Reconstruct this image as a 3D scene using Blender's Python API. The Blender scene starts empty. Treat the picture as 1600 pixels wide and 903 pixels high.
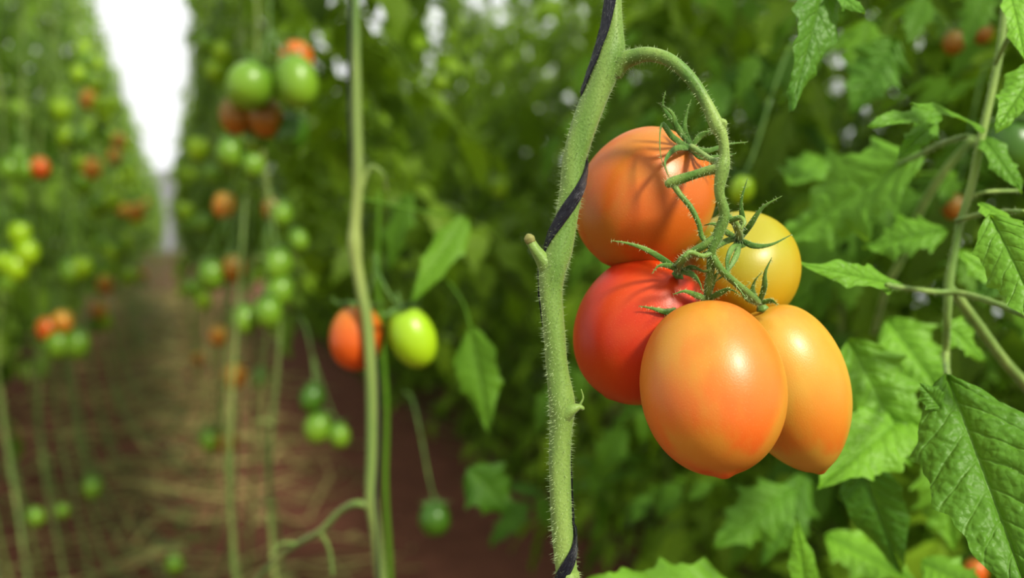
import bpy, math, random
from mathutils import Vector, Matrix, Quaternion, noise
random.seed(7)
scene = bpy.context.scene
COL = scene.collection
W, H, F = 1600.0, 903.0, 1556.0
CAMH = 1.2
PITCH = math.radians(3.3)
YAW = math.radians(18.8)
RD = Vector((-math.sin(YAW), math.cos(YAW), 0))   # direction of the rows
RN = Vector((math.cos(YAW), math.sin(YAW), 0))    # across the rows
cp, sp = math.cos(PITCH), math.sin(PITCH)

def at(px, py, d):
    """survey point: measured bearing + real distance in metres -> world"""
    x = (px - 800) / F * d
    u = -(py - 451.5) / F * d
    return Vector((x, d * cp + u * sp, CAMH - d * sp + u * cp))

def row(lat, t, z=0.0):
    return RN * lat + RD * t + Vector((0, 0, z))

def lin(r, g, b):
    f = lambda c: (c / 255 / 12.92) if c / 255 <= 0.04045 else ((c / 255 + 0.055) / 1.055) ** 2.4
    return (f(r), f(g), f(b), 1)

# ------------------------------------------------------------------ mesh builder
class MB:
    def __init__(s):
        s.v = []; s.f = []; s.uv = []; s.t = []
    def add(s, verts, faces, uvs=None, tint=0.5):
        o = len(s.v)
        s.v.extend([tuple(p) for p in verts])
        s.f.extend([tuple(i + o for i in f) for f in faces])
        s.uv.extend(uvs if uvs else [(0, 0)] * len(verts))
        s.t.extend([tint] * len(verts))
    def mesh(s, name, mat):
        me = bpy.data.meshes.new(name)
        me.from_pydata(s.v, [], s.f)
        ul = me.uv_layers.new(name="UVMap")
        n = len(me.loops)
        li = [0] * n
        me.loops.foreach_get("vertex_index", li)
        flat = []
        for i in li:
            flat.extend(s.uv[i])
        ul.data.foreach_set("uv", flat)
        a = me.attributes.new("tint", 'FLOAT', 'POINT')
        a.data.foreach_set("value", s.t)
        me.polygons.foreach_set("use_smooth", [True] * len(me.polygons))
        me.materials.append(mat)
        me.update()
        return me

def catmull(pts, n):
    out = []
    P = [pts[0] * 2 - pts[1]] + list(pts) + [pts[-1] * 2 - pts[-2]]
    for i in range(1, len(P) - 2):
        for k in range(n):
            t = k / n
            a, b, c, d = P[i - 1], P[i], P[i + 1], P[i + 2]
            out.append(0.5 * ((2 * b) + (c - a) * t + (2 * a - 5 * b + 4 * c - d) * t * t + (3 * b - a - 3 * c + d) * t ** 3))
    out.append(pts[-1].copy())
    return out

def resample(pts, radii, n):
    q = catmull([Vector((p[0], p[1], p[2], r)) for p, r in zip(pts, radii)], n)
    return [Vector(p[:3]) for p in q], [max(p[3], 1e-5) for p in q]

def frames(P):
    T = []
    for i in range(len(P)):
        a = P[max(i - 1, 0)]; b = P[min(i + 1, len(P) - 1)]
        d = b - a
        T.append(d.normalized() if d.length > 1e-9 else Vector((0, 0, 1)))
    nrm = T[0].cross(Vector((0, 1, 0)))
    if nrm.length < 1e-3: nrm = T[0].cross(Vector((1, 0, 0)))
    nrm.normalize()
    out = []
    for t in T:
        nrm = (nrm - t * nrm.dot(t))
        if nrm.length < 1e-6: nrm = t.orthogonal()
        nrm.normalize()
        out.append((t, nrm.copy(), t.cross(nrm)))
    return out

def tube(mb, pts, radii, sides=10, n=6, flat=1.0, bump=0.0, tint=0.5):
    P, R = resample([Vector(p) for p in pts], radii, n)
    fr = frames(P)
    verts = []; uvs = []; faces = []
    for i, (p, r) in enumerate(zip(P, R)):
        t, a, b = fr[i]
        for k in range(sides):
            th = 2 * math.pi * k / sides
            rr = r * (1 + bump * math.sin(3 * th + i * 0.23) + bump * 0.6 * math.sin(5 * th - i * 0.11))
            verts.append(p + a * math.cos(th) * rr + b * math.sin(th) * rr * flat)
            uvs.append((.06 + k / sides * .02, .2))
    m = len(P)
    for i in range(m - 1):
        for k in range(sides):
            k2 = (k + 1) % sides
            faces.append((i * sides + k, i * sides + k2, (i + 1) * sides + k2, (i + 1) * sides + k))
    verts.append(P[0] - fr[0][0] * R[0] * 0.5); uvs.append((.06, .2))
    verts.append(P[-1] + fr[-1][0] * R[-1] * 0.5); uvs.append((.06, .2))
    c0 = m * sides; c1 = c0 + 1
    for k in range(sides):
        k2 = (k + 1) % sides
        faces.append((c0, k2, k)); faces.append((c1, (m - 1) * sides + k, (m - 1) * sides + k2))
    mb.add(verts, faces, uvs, tint)
    return P, R

def hairs(mb, P, R, count, length):
    fr = frames(P)
    for _ in range(count):
        i = random.randrange(len(P) - 1); f = random.random()
        p = P[i].lerp(P[i + 1], f); r = R[i] * (1 - f) + R[i + 1] * f
        t, a, b = fr[i]
        th = random.uniform(0, 2 * math.pi)
        o = a * math.cos(th) + b * math.sin(th)
        d = (o + t * random.uniform(-.35, .35) + Vector((0, 0, random.uniform(-.1, .1)))).normalized()
        l = length * random.uniform(.4, 1.1)
        s = p + o * r * 0.97
        w = d.cross(t).normalized() * 0.00008
        w2 = t * 0.00008
        tip = s + d * l + Vector((0, 0, -l * .08))
        mb.add([s - w, s + w, tip, s - w2, s + w2], [(0, 1, 2), (3, 4, 2)])

# ------------------------------------------------------------------ leaflets
def leaflet(mb, base, xdir, normal, L, Wd, nt=10, m=1, lobes=3, depth=.35, fold=.25, droop=.25, curl=.0,
            tint=.5, quilt=0.0, wave=.0, nv=8, peak=.6, side=0.0, soft=0):
    x = xdir.normalized()
    z = (normal - x * normal.dot(x))
    z = z.normalized() if z.length > 1e-5 else x.orthogonal().normalized()
    y = z.cross(x)
    ph = random.uniform(0, 6.28)
    verts = []; uvs = []; faces = []
    phl = random.uniform(0, .5); phr = random.uniform(0, .5)
    fqs = 26 / max(Wd, .001) * .35
    for i in range(nt + 1):
        t = i / nt
        env = max(math.sin(math.pi * min(t, 1) ** peak), 0) ** .85
        for j in range(-m, m + 1):
            s = j / m
            fq = (t * lobes + (phl if s < 0 else phr)) % 1.0
            if soft:
                saw = .5 + .5 * math.cos(2 * math.pi * fq + .9 * math.sin(2 * math.pi * fq))
                fq2 = .5 - .5 * math.cos(2 * math.pi * t * lobes * 2.7 + ph)
            else:
                saw = 1 - (fq ** 1.5 if fq < .82 else (1 - fq) / .18 * .74)
                fq2 = (t * lobes * 3.0 + .3) % 1.0
            w = Wd * .5 * env * (1 - depth * (1 - saw) * (1 - .3 * t)) * (1 - depth * .25 * fq2)
            w = max(w, 1e-4)
            a = abs(s)
            xx = L * t + a * w * .35 * (1 - t)
            yy = s * w
            zz = -droop * L * t * t + fold * a * w - curl * a * a * w
            xx -= droop * droop * L * t * t * .35
            yy += side * L * t * t
            zz += wave * Wd * math.sin(ph + t * 9 + (1.5 if s > 0 else 0)) * a * a
            if quilt:
                p = t * nv - a * 1.25
                zz += quilt * .75 * Wd * abs(math.sin(math.pi * p)) ** .6 * min(1, a * 3) * (1 - a ** 4) * (1 - t * .5)
                q = noise.noise(Vector((xx * fqs + ph, yy * fqs, ph * 3)))
                q2 = noise.noise(Vector((xx * fqs * 2.3 + ph, yy * fqs * 2.3, ph * 5)))
                zz += quilt * .75 * Wd * (abs(q) * 1.2 + abs(q2) * .6) * min(1, a * 4)
                zz -= quilt * .5 * Wd * max(0, 1 - a * 9)
            verts.append(base + x * xx + y * yy + z * zz)
            uvs.append((t, .5 + .5 * s))
    c = 2 * m + 1
    for i in range(nt):
        for j in range(2 * m):
            faces.append((i * c + j, (i + 1) * c + j, (i + 1) * c + j + 1, i * c + j + 1))
    mb.add(verts, faces, uvs, tint)

def compound(mb, smb, base, d, up, L, ll, nt=9, m=1, droop=.5, pairs=3, rr=.0018, lobes=3, quilt=0, rs=4, depth=.35, s0=.38, tb=0.0, wr=(.5, .68)):
    d = d.normalized()
    pts = []
    for k in range(6):
        s = k / 5
        pts.append(base + d * L * s * (1 - .12 * droop * s) - Vector((0, 0, 1)) * droop * L * s * s)
    tint = min(1, tb + random.random() ** 1.4)
    tube(smb, pts, [rr * (1 - .5 * k / 5) for k in range(6)], rs, 2, tint=.3)
    def pos(s):
        k = min(int(s * 5), 4); f = s * 5 - k
        return pts[k].lerp(pts[k + 1], f), (pts[k + 1] - pts[k]).normalized()
    for q in range(pairs):
        s = s0 + (.88 - s0) * q / max(pairs - 1, 1)
        p, tg = pos(s)
        side = tg.cross(up).normalized()
        for sg in (-1, 1):
            dd = (tg * random.uniform(.3, .8) + side * sg + Vector((0, 0, random.uniform(-.5, .15))))
            l = ll * random.uniform(.7, 1.05) * (.75 + .25 * q / pairs)
            leaflet(mb, p, dd, up + side * sg * random.uniform(-.5, .4), l, l * random.uniform(*wr), nt, m, lobes, depth,
                    random.uniform(.05, .4), random.uniform(.1, .5), .2, tint * .6 + random.random() * .4, quilt, .05, soft=1 if m > 2 else 0)
    p, tg = pos(1)
    leaflet(mb, p, tg, up, ll * 1.25, ll * .8, nt, m, lobes, depth, .2, .3, .1, tint, quilt, .05, soft=1 if m > 2 else 0)

# ------------------------------------------------------------------ materials
def newmat(name):
    m = bpy.data.materials.new(name); m.use_nodes = True
    nt = m.node_tree
    for n in list(nt.nodes): nt.nodes.remove(n)
    out = nt.nodes.new('ShaderNodeOutputMaterial')
    return m, nt, out
def N(nt, t, **k):
    n = nt.nodes.new(t)
    for a, b in k.items(): setattr(n, a, b)
    return n
def mth(nt, op, a, b=None, c=None, clamp=False):
    n = nt.nodes.new('ShaderNodeMath'); n.operation = op; n.use_clamp = clamp
    for i, v in enumerate((a, b, c)):
        if v is None: continue
        if isinstance(v, (int, float)): n.inputs[i].default_value = v
        else: nt.links.new(v, n.inputs[i])
    return n.outputs[0]
def mixc(nt, fac, a, b):
    n = nt.nodes.new('ShaderNodeMix'); n.data_type = 'RGBA'
    if isinstance(fac, (int, float)): n.inputs[0].default_value = fac
    else: nt.links.new(fac, n.inputs[0])
    for i, v in ((6, a), (7, b)):
        if isinstance(v, tuple): n.inputs[i].default_value = v
        else: nt.links.new(v, n.inputs[i])
    return n.outputs[2]

def leaf_mat(name, dark, light, vein, trans, nv=8, tfac=.32, rough=.5, spec=.3, bumpd=.001):
    m, nt, out = newmat(name)
    uv = N(nt, 'ShaderNodeUVMap'); sep = N(nt, 'ShaderNodeSeparateXYZ')
    nt.links.new(uv.outputs[0], sep.inputs[0])
    a = mth(nt, 'MULTIPLY', mth(nt, 'ABSOLUTE', mth(nt, 'SUBTRACT', sep.outputs[1], .5)), 2)
    p = mth(nt, 'SUBTRACT', mth(nt, 'MULTIPLY', sep.outputs[0], nv), mth(nt, 'MULTIPLY', a, 1.25))
    fr = mth(nt, 'FRACT', p)
    dist = mth(nt, 'MINIMUM', fr, mth(nt, 'SUBTRACT', 1, fr))
    v1 = mth(nt, 'SUBTRACT', 1, mth(nt, 'DIVIDE', dist, .08, clamp=True))
    v2 = mth(nt, 'SUBTRACT', 1, mth(nt, 'DIVIDE', a, .05, clamp=True))
    ve = mth(nt, 'MAXIMUM', mth(nt, 'MULTIPLY', v1, .6), v2)
    tc = N(nt, 'ShaderNodeTexCoord')
    no = N(nt, 'ShaderNodeTexNoise'); no.inputs['Scale'].default_value = 30; no.inputs['Detail'].default_value = 3
    nt.links.new(tc.outputs['Object'], no.inputs['Vector'])
    at_ = N(nt, 'ShaderNodeAttribute'); at_.attribute_name = 'tint'
    mixf = mth(nt, 'ADD', mth(nt, 'MULTIPLY', at_.outputs['Fac'], .85), mth(nt, 'MULTIPLY', no.outputs['Fac'], .3), clamp=True)
    c = mixc(nt, mixf, dark, light)
    c = mixc(nt, mth(nt, 'MULTIPLY', ve, .4), c, vein)
    b = N(nt, 'ShaderNodeBsdfPrincipled')
    nt.links.new(c, b.inputs['Base Color'])
    b.inputs['Roughness'].default_value = rough
    b.inputs['Specular IOR Level'].default_value = spec
    vo = N(nt, 'ShaderNodeTexVoronoi'); vo.inputs['Scale'].default_value = 330
    nt.links.new(tc.outputs['Object'], vo.inputs['Vector'])
    hh = mth(nt, 'ADD', mth(nt, 'MULTIPLY', ve, -.7), mth(nt, 'MULTIPLY', vo.outputs['Distance'], -.7))
    bu = N(nt, 'ShaderNodeBump'); bu.inputs['Strength'].default_value = .8; bu.inputs['Distance'].default_value = bumpd
    nt.links.new(hh, bu.inputs['Height']); nt.links.new(bu.outputs[0], b.inputs['Normal'])
    tr = N(nt, 'ShaderNodeBsdfTranslucent')
    nt.links.new(mixc(nt, .5, c, trans), tr.inputs['Color'])
    mx = N(nt, 'ShaderNodeMixShader'); mx.inputs[0].default_value = tfac
    nt.links.new(b.outputs[0], mx.inputs[1]); nt.links.new(tr.outputs[0], mx.inputs[2])
    nt.links.new(mx.outputs[0], out.inputs[0])
    return m

def stem_mat(name, c1, c2, scale=60, rough=.5):
    m, nt, out = newmat(name)
    tc = N(nt, 'ShaderNodeTexCoord')
    mp = N(nt, 'ShaderNodeMapping'); mp.inputs['Scale'].default_value = (1, 1, .18)
    nt.links.new(tc.outputs['Object'], mp.inputs[0])
    no = N(nt, 'ShaderNodeTexNoise'); no.inputs['Scale'].default_value = scale; no.inputs['Detail'].default_value = 5
    nt.links.new(mp.outputs[0], no.inputs['Vector'])
    n2 = N(nt, 'ShaderNodeTexNoise'); n2.inputs['Scale'].default_value = 900; n2.inputs['Detail'].default_value = 2
    nt.links.new(tc.outputs['Object'], n2.inputs['Vector'])
    rp = N(nt, 'ShaderNodeMapRange'); rp.inputs[1].default_value = .35; rp.inputs[2].default_value = .65
    nt.links.new(no.outputs['Fac'], rp.inputs[0])
    c = mixc(nt, rp.outputs[0], c1, c2)
    b = N(nt, 'ShaderNodeBsdfPrincipled'); nt.links.new(c, b.inputs['Base Color'])
    b.inputs['Roughness'].default_value = rough
    b.inputs['Specular IOR Level'].default_value = .3
    b.inputs['Subsurface Weight'].default_value = .1
    b.inputs['Subsurface Radius'].default_value = (.004, .006, .002)
    b.inputs['Subsurface Scale'].default_value = .5
    b.inputs['Sheen Weight'].default_value = .12
    bu = N(nt, 'ShaderNodeBump'); bu.inputs['Strength'].default_value = .6; bu.inputs['Distance'].default_value = .0008
    nt.links.new(mth(nt, 'ADD', no.outputs['Fac'], mth(nt, 'MULTIPLY', n2.outputs['Fac'], .5)), bu.inputs['Height'])
    nt.links.new(bu.outputs[0], b.inputs['Normal'])
    nt.links.new(b.outputs[0], out.inputs[0])
    return m

def tomato_mat(name, stops, rough=.4, blush=None, bfac=.6):
    """stops: ripeness colours from blossom end (0) to stem end (1); blush: uneven ripening patches"""
    m, nt, out = newmat(name)
    tc = N(nt, 'ShaderNodeTexCoord'); sep = N(nt, 'ShaderNodeSeparateXYZ')
    nt.links.new(tc.outputs['Generated'], sep.inputs[0])
    no = N(nt, 'ShaderNodeTexNoise'); no.inputs['Scale'].default_value = 2.2; no.inputs['Detail'].default_value = 2
    nt.links.new(tc.outputs['Generated'], no.inputs['Vector'])
    f = mth(nt, 'ADD', sep.outputs[2], mth(nt, 'MULTIPLY', mth(nt, 'SUBTRACT', no.outputs['Fac'], .5), .25), clamp=True)
    cr = N(nt, 'ShaderNodeValToRGB')
    el = cr.color_ramp.elements
    el[0].position = stops[0][0]; el[0].color = stops[0][1]
    el[1].position = stops[-1][0]; el[1].color = stops[-1][1]
    for p_, c_ in stops[1:-1]:
        e = el.new(p_); e.color = c_
    nt.links.new(f, cr.inputs[0])
    col = cr.outputs[0]
    if blush:
        n3 = N(nt, 'ShaderNodeTexNoise'); n3.inputs['Scale'].default_value = 2.6; n3.inputs['Detail'].default_value = 4; n3.inputs['Roughness'].default_value = .5
        mp = N(nt, 'ShaderNodeMapping'); mp.inputs['Location'].default_value = (3.3, 1.7, .4); mp.inputs['Scale'].default_value = (1, 1, .6)
        nt.links.new(tc.outputs['Generated'], mp.inputs[0]); nt.links.new(mp.outputs[0], n3.inputs['Vector'])
        rp = N(nt, 'ShaderNodeMapRange'); rp.inputs[1].default_value = .36; rp.inputs[2].default_value = .62; rp.inputs[4].default_value = bfac
        rp.interpolation_type = 'SMOOTHSTEP'
        nt.links.new(n3.outputs['Fac'], rp.inputs[0])
        col = mixc(nt, rp.outputs[0], col, blush)
    vo = N(nt, 'ShaderNodeTexVoronoi'); vo.inputs['Scale'].default_value = 60
    nt.links.new(tc.outputs['Generated'], vo.inputs['Vector'])
    spk = mth(nt, 'SUBTRACT', 1, mth(nt, 'DIVIDE', vo.outputs['Distance'], .16, clamp=True))
    col = mixc(nt, mth(nt, 'MULTIPLY', spk, .2), col, (1, .8, .5, 1))
    b = N(nt, 'ShaderNodeBsdfPrincipled'); nt.links.new(col, b.inputs['Base Color'])
    b.inputs['Roughness'].default_value = rough
    b.inputs['Specular IOR Level'].default_value = .42
    b.inputs['Subsurface Weight'].default_value = .1
    b.inputs['Subsurface Radius'].default_value = (.005, .005, .003)
    b.inputs['Subsurface Scale'].default_value = .5
    b.inputs['Coat Weight'].default_value = .06
    b.inputs['Coat Roughness'].default_value = .25
    n2 = N(nt, 'ShaderNodeTexNoise'); n2.inputs['Scale'].default_value = 110; n2.inputs['Detail'].default_value = 3
    nt.links.new(tc.outputs['Generated'], n2.inputs['Vector'])
    bu = N(nt, 'ShaderNodeBump'); bu.inputs['Strength'].default_value = .16; bu.inputs['Distance'].default_value = .0005
    nt.links.new(mth(nt, 'ADD', n2.outputs['Fac'], mth(nt, 'MULTIPLY', spk, .5)), bu.inputs['Height'])
    nt.links.new(bu.outputs[0], b.inputs['Normal'])
    nt.links.new(b.outputs[0], out.inputs[0])
    return m

def simple(name, col, rough=.6, **k):
    m, nt, out = newmat(name)
    b = N(nt, 'ShaderNodeBsdfPrincipled'); b.inputs['Roughness'].default_value = rough
    no = N(nt, 'ShaderNodeTexNoise'); no.inputs['Scale'].default_value = k.get('scale', 40)
    tc = N(nt, 'ShaderNodeTexCoord'); nt.links.new(tc.outputs['Object'], no.inputs['Vector'])
    c2 = k.get('c2', col)
    nt.links.new(mixc(nt, no.outputs['Fac'], col, c2), b.inputs['Base Color'])
    nt.links.new(b.outputs[0], out.inputs[0])
    return m

M_leaf = leaf_mat("leaf_green", lin(26, 66, 20), lin(116, 160, 42), lin(120, 158, 72), lin(160, 205, 40), spec=.22, rough=.5)
M_leafn = leaf_mat("leaf_green_near", lin(38, 82, 28), lin(116, 164, 50), lin(124, 164, 86), lin(170, 212, 50), rough=.48)
M_folb = leaf_mat("foliage_green", lin(10, 36, 10), lin(140, 174, 44), lin(90, 130, 45), lin(165, 205, 40), spec=.2, rough=.45)
M_foll = leaf_mat("foliage_green_light", lin(26, 58, 20), lin(142, 176, 62), lin(100, 140, 60), lin(165, 205, 50), spec=.25, rough=.45)
M_stem = stem_mat("stem_green", lin(92, 122, 52), lin(132, 154, 80))
M_stalk = stem_mat("stalk_green", lin(84, 118, 46), lin(126, 148, 74), 90)
M_stemb = stem_mat("stem_pale_green", lin(84, 114, 50), lin(132, 146, 78), 30)
M_sepal = stem_mat("sepal_green", lin(66, 102, 38), lin(102, 134, 62), 150)
M_hair = simple("hair_white", lin(190, 208, 155), .5)
M_scar = simple("scar_tan", lin(140, 140, 80), .7, c2=lin(104, 100, 50), scale=900)

O = lambda p, *c: (p, lin(*c))
M_T1 = tomato_mat("tomato_skin_orange", [O(0, 204, 78, 24), O(.16, 200, 98, 32), O(.6, 194, 116, 40), O(.95, 184, 106, 34)], blush=lin(184, 140, 50), bfac=.65)
M_T2 = tomato_mat("tomato_skin_amber", [O(0, 202, 84, 28), O(.2, 198, 114, 36), O(.6, 192, 138, 46), O(.95, 184, 130, 42)], blush=lin(184, 154, 60), bfac=.7)
M_T3 = tomato_mat("tomato_skin_red", [O(0, 194, 78, 16), O(.4, 186, 54, 14), O(.95, 178, 42, 12)], .4, blush=lin(190, 78, 20), bfac=.6)
M_T4 = tomato_mat("tomato_skin_deep_orange", [O(0, 186, 84, 20), O(.4, 184, 96, 26), O(.95, 184, 98, 34)], blush=lin(170, 118, 36), bfac=.65)
M_T5 = tomato_mat("tomato_skin_yellow", [O(.05, 188, 134, 26), O(.5, 180, 142, 26), O(.95, 150, 144, 34)])
M_G = tomato_mat("tomato_skin_green", [O(.05, 128, 164, 46), O(.95, 88, 126, 36)], .32)
M_Y = tomato_mat("tomato_skin_yellow_green", [O(.05, 158, 190, 32), O(.95, 132, 166, 28)], .32)
M_D = tomato_mat("tomato_skin_dark_green", [O(.05, 80, 120, 30), O(.95, 56, 92, 24)], .32)
M_R = tomato_mat("tomato_skin_orange_red", [O(.05, 198, 80, 22), O(.5, 192, 92, 26), O(.95, 172, 108, 34)], .32)
M_B = tomato_mat("tomato_skin_brown", [O(.05, 170, 104, 30), O(.95, 116, 106, 34)], .32)
M_P = tomato_mat("tomato_skin_pale_orange", [O(.05, 206, 122, 46), O(.95, 190, 150, 56)], .32)

m, nt, out = newmat("twine_black")
b = N(nt, 'ShaderNodeBsdfPrincipled'); b.inputs['Base Color'].default_value = (.010, .011, .017, 1); b.inputs['Roughness'].default_value = .3
uv = N(nt, 'ShaderNodeUVMap'); mp = N(nt, 'ShaderNodeMapping'); mp.inputs['Scale'].default_value = (14, 1.2, 1)
nt.links.new(uv.outputs[0], mp.inputs[0])
no = N(nt, 'ShaderNodeTexNoise'); no.inputs['Scale'].default_value = 4; nt.links.new(mp.outputs[0], no.inputs['Vector'])
bu = N(nt, 'ShaderNodeBump'); bu.inputs['Strength'].default_value = 1; bu.inputs['Distance'].default_value = .001
nt.links.new(no.outputs['Fac'], bu.inputs['Height']); nt.links.new(bu.outputs[0], b.inputs['Normal']); nt.links.new(b.outputs[0], out.inputs[0])
M_twine = m

m, nt, out = newmat("soil_brown")
tc = N(nt, 'ShaderNodeTexCoord')
no = N(nt, 'ShaderNodeTexNoise'); no.inputs['Scale'].default_value = 6; no.inputs['Detail'].default_value = 9; no.inputs['Roughness'].default_value = .7
nt.links.new(tc.outputs['Object'], no.inputs['Vector'])
n2 = N(nt, 'ShaderNodeTexNoise'); n2.inputs['Scale'].default_value = 1.3
nt.links.new(tc.outputs['Object'], n2.inputs['Vector'])
c = mixc(nt, no.outputs['Fac'], lin(46, 30, 26), lin(144, 98, 78))
c = mixc(nt, mth(nt, 'MULTIPLY', n2.outputs['Fac'], .5), c, lin(106, 70, 58))
b = N(nt, 'ShaderNodeBsdfPrincipled'); nt.links.new(c, b.inputs['Base Color']); b.inputs['Roughness'].default_value = .95; b.inputs['Specular IOR Level'].default_value = .1
bu = N(nt, 'ShaderNodeBump'); bu.inputs['Strength'].default_value = .8; bu.inputs['Distance'].default_value = .02
nt.links.new(no.outputs['Fac'], bu.inputs['Height']); nt.links.new(bu.outputs[0], b.inputs['Normal']); nt.links.new(b.outputs[0], out.inputs[0])
M_soil = m
M_litter = leaf_mat("litter_tan", lin(92, 62, 48), lin(188, 184, 122), lin(140, 118, 92), lin(170, 150, 100), tfac=.1, rough=.8, spec=.1)
def film(name, tf, col):
    m, nt, out = newmat(name)
    tp = N(nt, 'ShaderNodeBsdfTransparent'); tp.inputs[0].default_value = (1, 1, 1, 1)
    tr = N(nt, 'ShaderNodeBsdfTranslucent')
    tc = N(nt, 'ShaderNodeTexCoord'); no = N(nt, 'ShaderNodeTexNoise'); no.inputs['Scale'].default_value = .8
    nt.links.new(tc.outputs['Object'], no.inputs['Vector'])
    nt.links.new(mixc(nt, no.outputs['Fac'], col, tuple(min(1, x * 1.05) for x in col)), tr.inputs[0])
    mx = N(nt, 'ShaderNodeMixShader'); mx.inputs[0].default_value = tf
    nt.links.new(tp.outputs[0], mx.inputs[1]); nt.links.new(tr.outputs[0], mx.inputs[2]); nt.links.new(mx.outputs[0], out.inputs[0])
    return m
M_film = film("film_roof", .2, (.95, .96, 1, 1))
M_filmw = film("film_wall", .5, (.90, .92, .97, 1))
M_filme = film("film_end", .94, (.42, .39, .40, 1))

# ------------------------------------------------------------------ object helpers
def meta(o, label=None, cat=None, group=None, kind=None):
    if label: o["label"] = label
    if cat: o["category"] = cat
    if group: o["group"] = group
    if kind: o["kind"] = kind
def add(name, data, parent=None, M=None):
    o = bpy.data.objects.new(name, data)
    COL.objects.link(o)
    if M is not None: o.matrix_basis = M
    if parent is not None:
        o.parent = parent
        o.matrix_parent_inverse = parent.matrix_basis.inverted()
    return o
def empty(name, loc, rz=0):
    e = bpy.data.objects.new(name, None); e.empty_display_size = .05
    COL.objects.link(e)
    e.matrix_basis = Matrix.Translation(loc) @ Matrix.Rotation(rz, 4, 'Z')
    return e

def tomato_mesh(name, a, b, mat, nip=.0, dent=.07, seg=64, rings=48, seed=0, point=0.0, low=0.0):
    rnd = random.Random(seed); p1 = rnd.uniform(0, 6); p2 = rnd.uniform(0, 6)
    mb = MB(); v = []; f = []
    for i in range(1, rings):
        ph = math.pi * i / rings
        s = math.sin(ph)
        r = a * s ** .93 * (1 + low * math.cos(ph))
        z = b * math.cos(ph)
        z -= dent * b * math.exp(-(ph / .35) ** 2)
        q = math.pi - ph
        z -= nip * b * math.exp(-(q / .10) ** 2)
        z -= point * b * math.exp(-(q / .5) ** 2)
        for k in range(seg):
            th = 2 * math.pi * k / seg
            rr = r * (1 + .018 * math.cos(2 * th + p1) + .008 * math.cos(3 * th + p2) * (1 + math.cos(ph)))
            v.append((rr * math.cos(th), rr * math.sin(th), z))
    n = rings - 1
    for i in range(n - 1):
        for k in range(seg):
            k2 = (k + 1) % seg
            f.append((i * seg + k, (i + 1) * seg + k, (i + 1) * seg + k2, i * seg + k2))
    v.append((0, 0, b * (1 - dent))); v.append((0, 0, -b * (1 + nip + point)))
    for k in range(seg):
        k2 = (k + 1) % seg
        f.append((n * seg, k, k2)); f.append((n * seg + 1, (n - 1) * seg + k2, (n - 1) * seg + k))
    mb.add(v, f)
    return mb.mesh(name, mat)

def orient(loc, up, spin=0, s=1):
    q = Vector((0, 0, 1)).rotation_difference(Vector(up).normalized())
    return Matrix.Translation(loc) @ q.to_matrix().to_4x4() @ Matrix.Rotation(spin, 4, 'Z') @ Matrix.Diagonal((s, s, s, 1))

# ================================================================== SETTING
def plane(name, pts, mat, kind="structure"):
    mb = MB(); mb.add(pts, [tuple(range(len(pts)))])
    o = add(name, mb.mesh(name, mat)); meta(o, kind=kind); return o
T0, T1_ = -3, 62
LL, LR = -4.5, 9.0
fl = plane("floor", [row(LL, T0), row(LR, T0), row(LR, T1_), row(LL, T1_)], M_soil)
meta(fl, "brown soil greenhouse floor", "floor")
mb = MB()
ns = 16
vs = []; fs = []
for i in range(ns + 1):
    u = i / ns; lat = LL + (LR - LL) * u; z = 3.2 + 2.0 * math.sin(math.pi * u)
    vs += [row(lat, T0, z), row(lat, T1_, z)]
for i in range(ns): fs.append((2 * i, 2 * i + 1, 2 * i + 3, 2 * i + 2))
mb.add(vs, fs)
ce = add("ceiling", mb.mesh("ceiling", M_film)); meta(ce, "curved white translucent plastic film roof", "ceiling", kind="structure")
w = plane("wall_left", [row(LL, T0), row(LL, T1_), row(LL, T1_, 3.2), row(LL, T0, 3.2)], M_filmw); meta(w, "white plastic film greenhouse side wall", "wall")
w = plane("wall_right", [row(LR, T0), row(LR, T1_), row(LR, T1_, 3.2), row(LR, T0, 3.2)], M_filmw); meta(w, "white plastic film greenhouse side wall", "wall")
ev = [row(LL, T1_, 0)] + [row(LL + (LR - LL) * i / ns, T1_, 3.2 + 2.0 * math.sin(math.pi * i / ns)) for i in range(ns + 1)] + [row(LR, T1_, 0)]
w = plane("wall_back", ev, M_filme); meta(w, "pale grey plastic film end wall of the greenhouse", "wall")

# litter on the path: bare trailing vines and dry leaves
mb = MB()
for _ in range(520):
    lat = random.uniform(-.9, .75); t = 1.2 + 20 * random.random() ** 1.6
    an = random.uniform(0, 6.28)
    if random.random() < .4: an = random.gauss(.2, .5)
    l = random.uniform(.25, 1.1)
    d = (RN * math.cos(an) + RD * math.sin(an))
    c = row(lat, t, .010)
    s = d.cross(Vector((0, 0, 1)))
    bend = random.uniform(-.35, .35)
    r = random.uniform(.003, .007)
    pts = [c - d * l / 2, c - d * l / 6 + s * bend * l + Vector((0, 0, random.uniform(0, .1))), c + d * l / 6 + s * bend * l, c + d * l / 2]
    tube(mb, pts, [r, r, r, r * .6], 5, 3, tint=random.random() ** .6)
for _ in range(1000):
    lat = random.uniform(-1.0, 1.9); t = 1.0 + 18 * random.random() ** 1.6
    if .75 < lat < 1.6 and random.random() < .9: continue
    an = random.uniform(0, 6.28)
    leaflet(mb, row(lat, t, .006), Vector((math.cos(an), math.sin(an), .15)), Vector((random.uniform(-.4, .4), random.uniform(-.4, .4), 1)),
            random.uniform(.03, .09), random.uniform(.015, .04), 4, 1, 2, .4, .5, .3, tint=random.random() * .6)
o = add("dry_vine_litter", mb.mesh("dry_vine_litter", M_litter))
meta(o, "dry tan pruned vines and leaves strewn over soil", "plant litter", kind="stuff")

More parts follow.
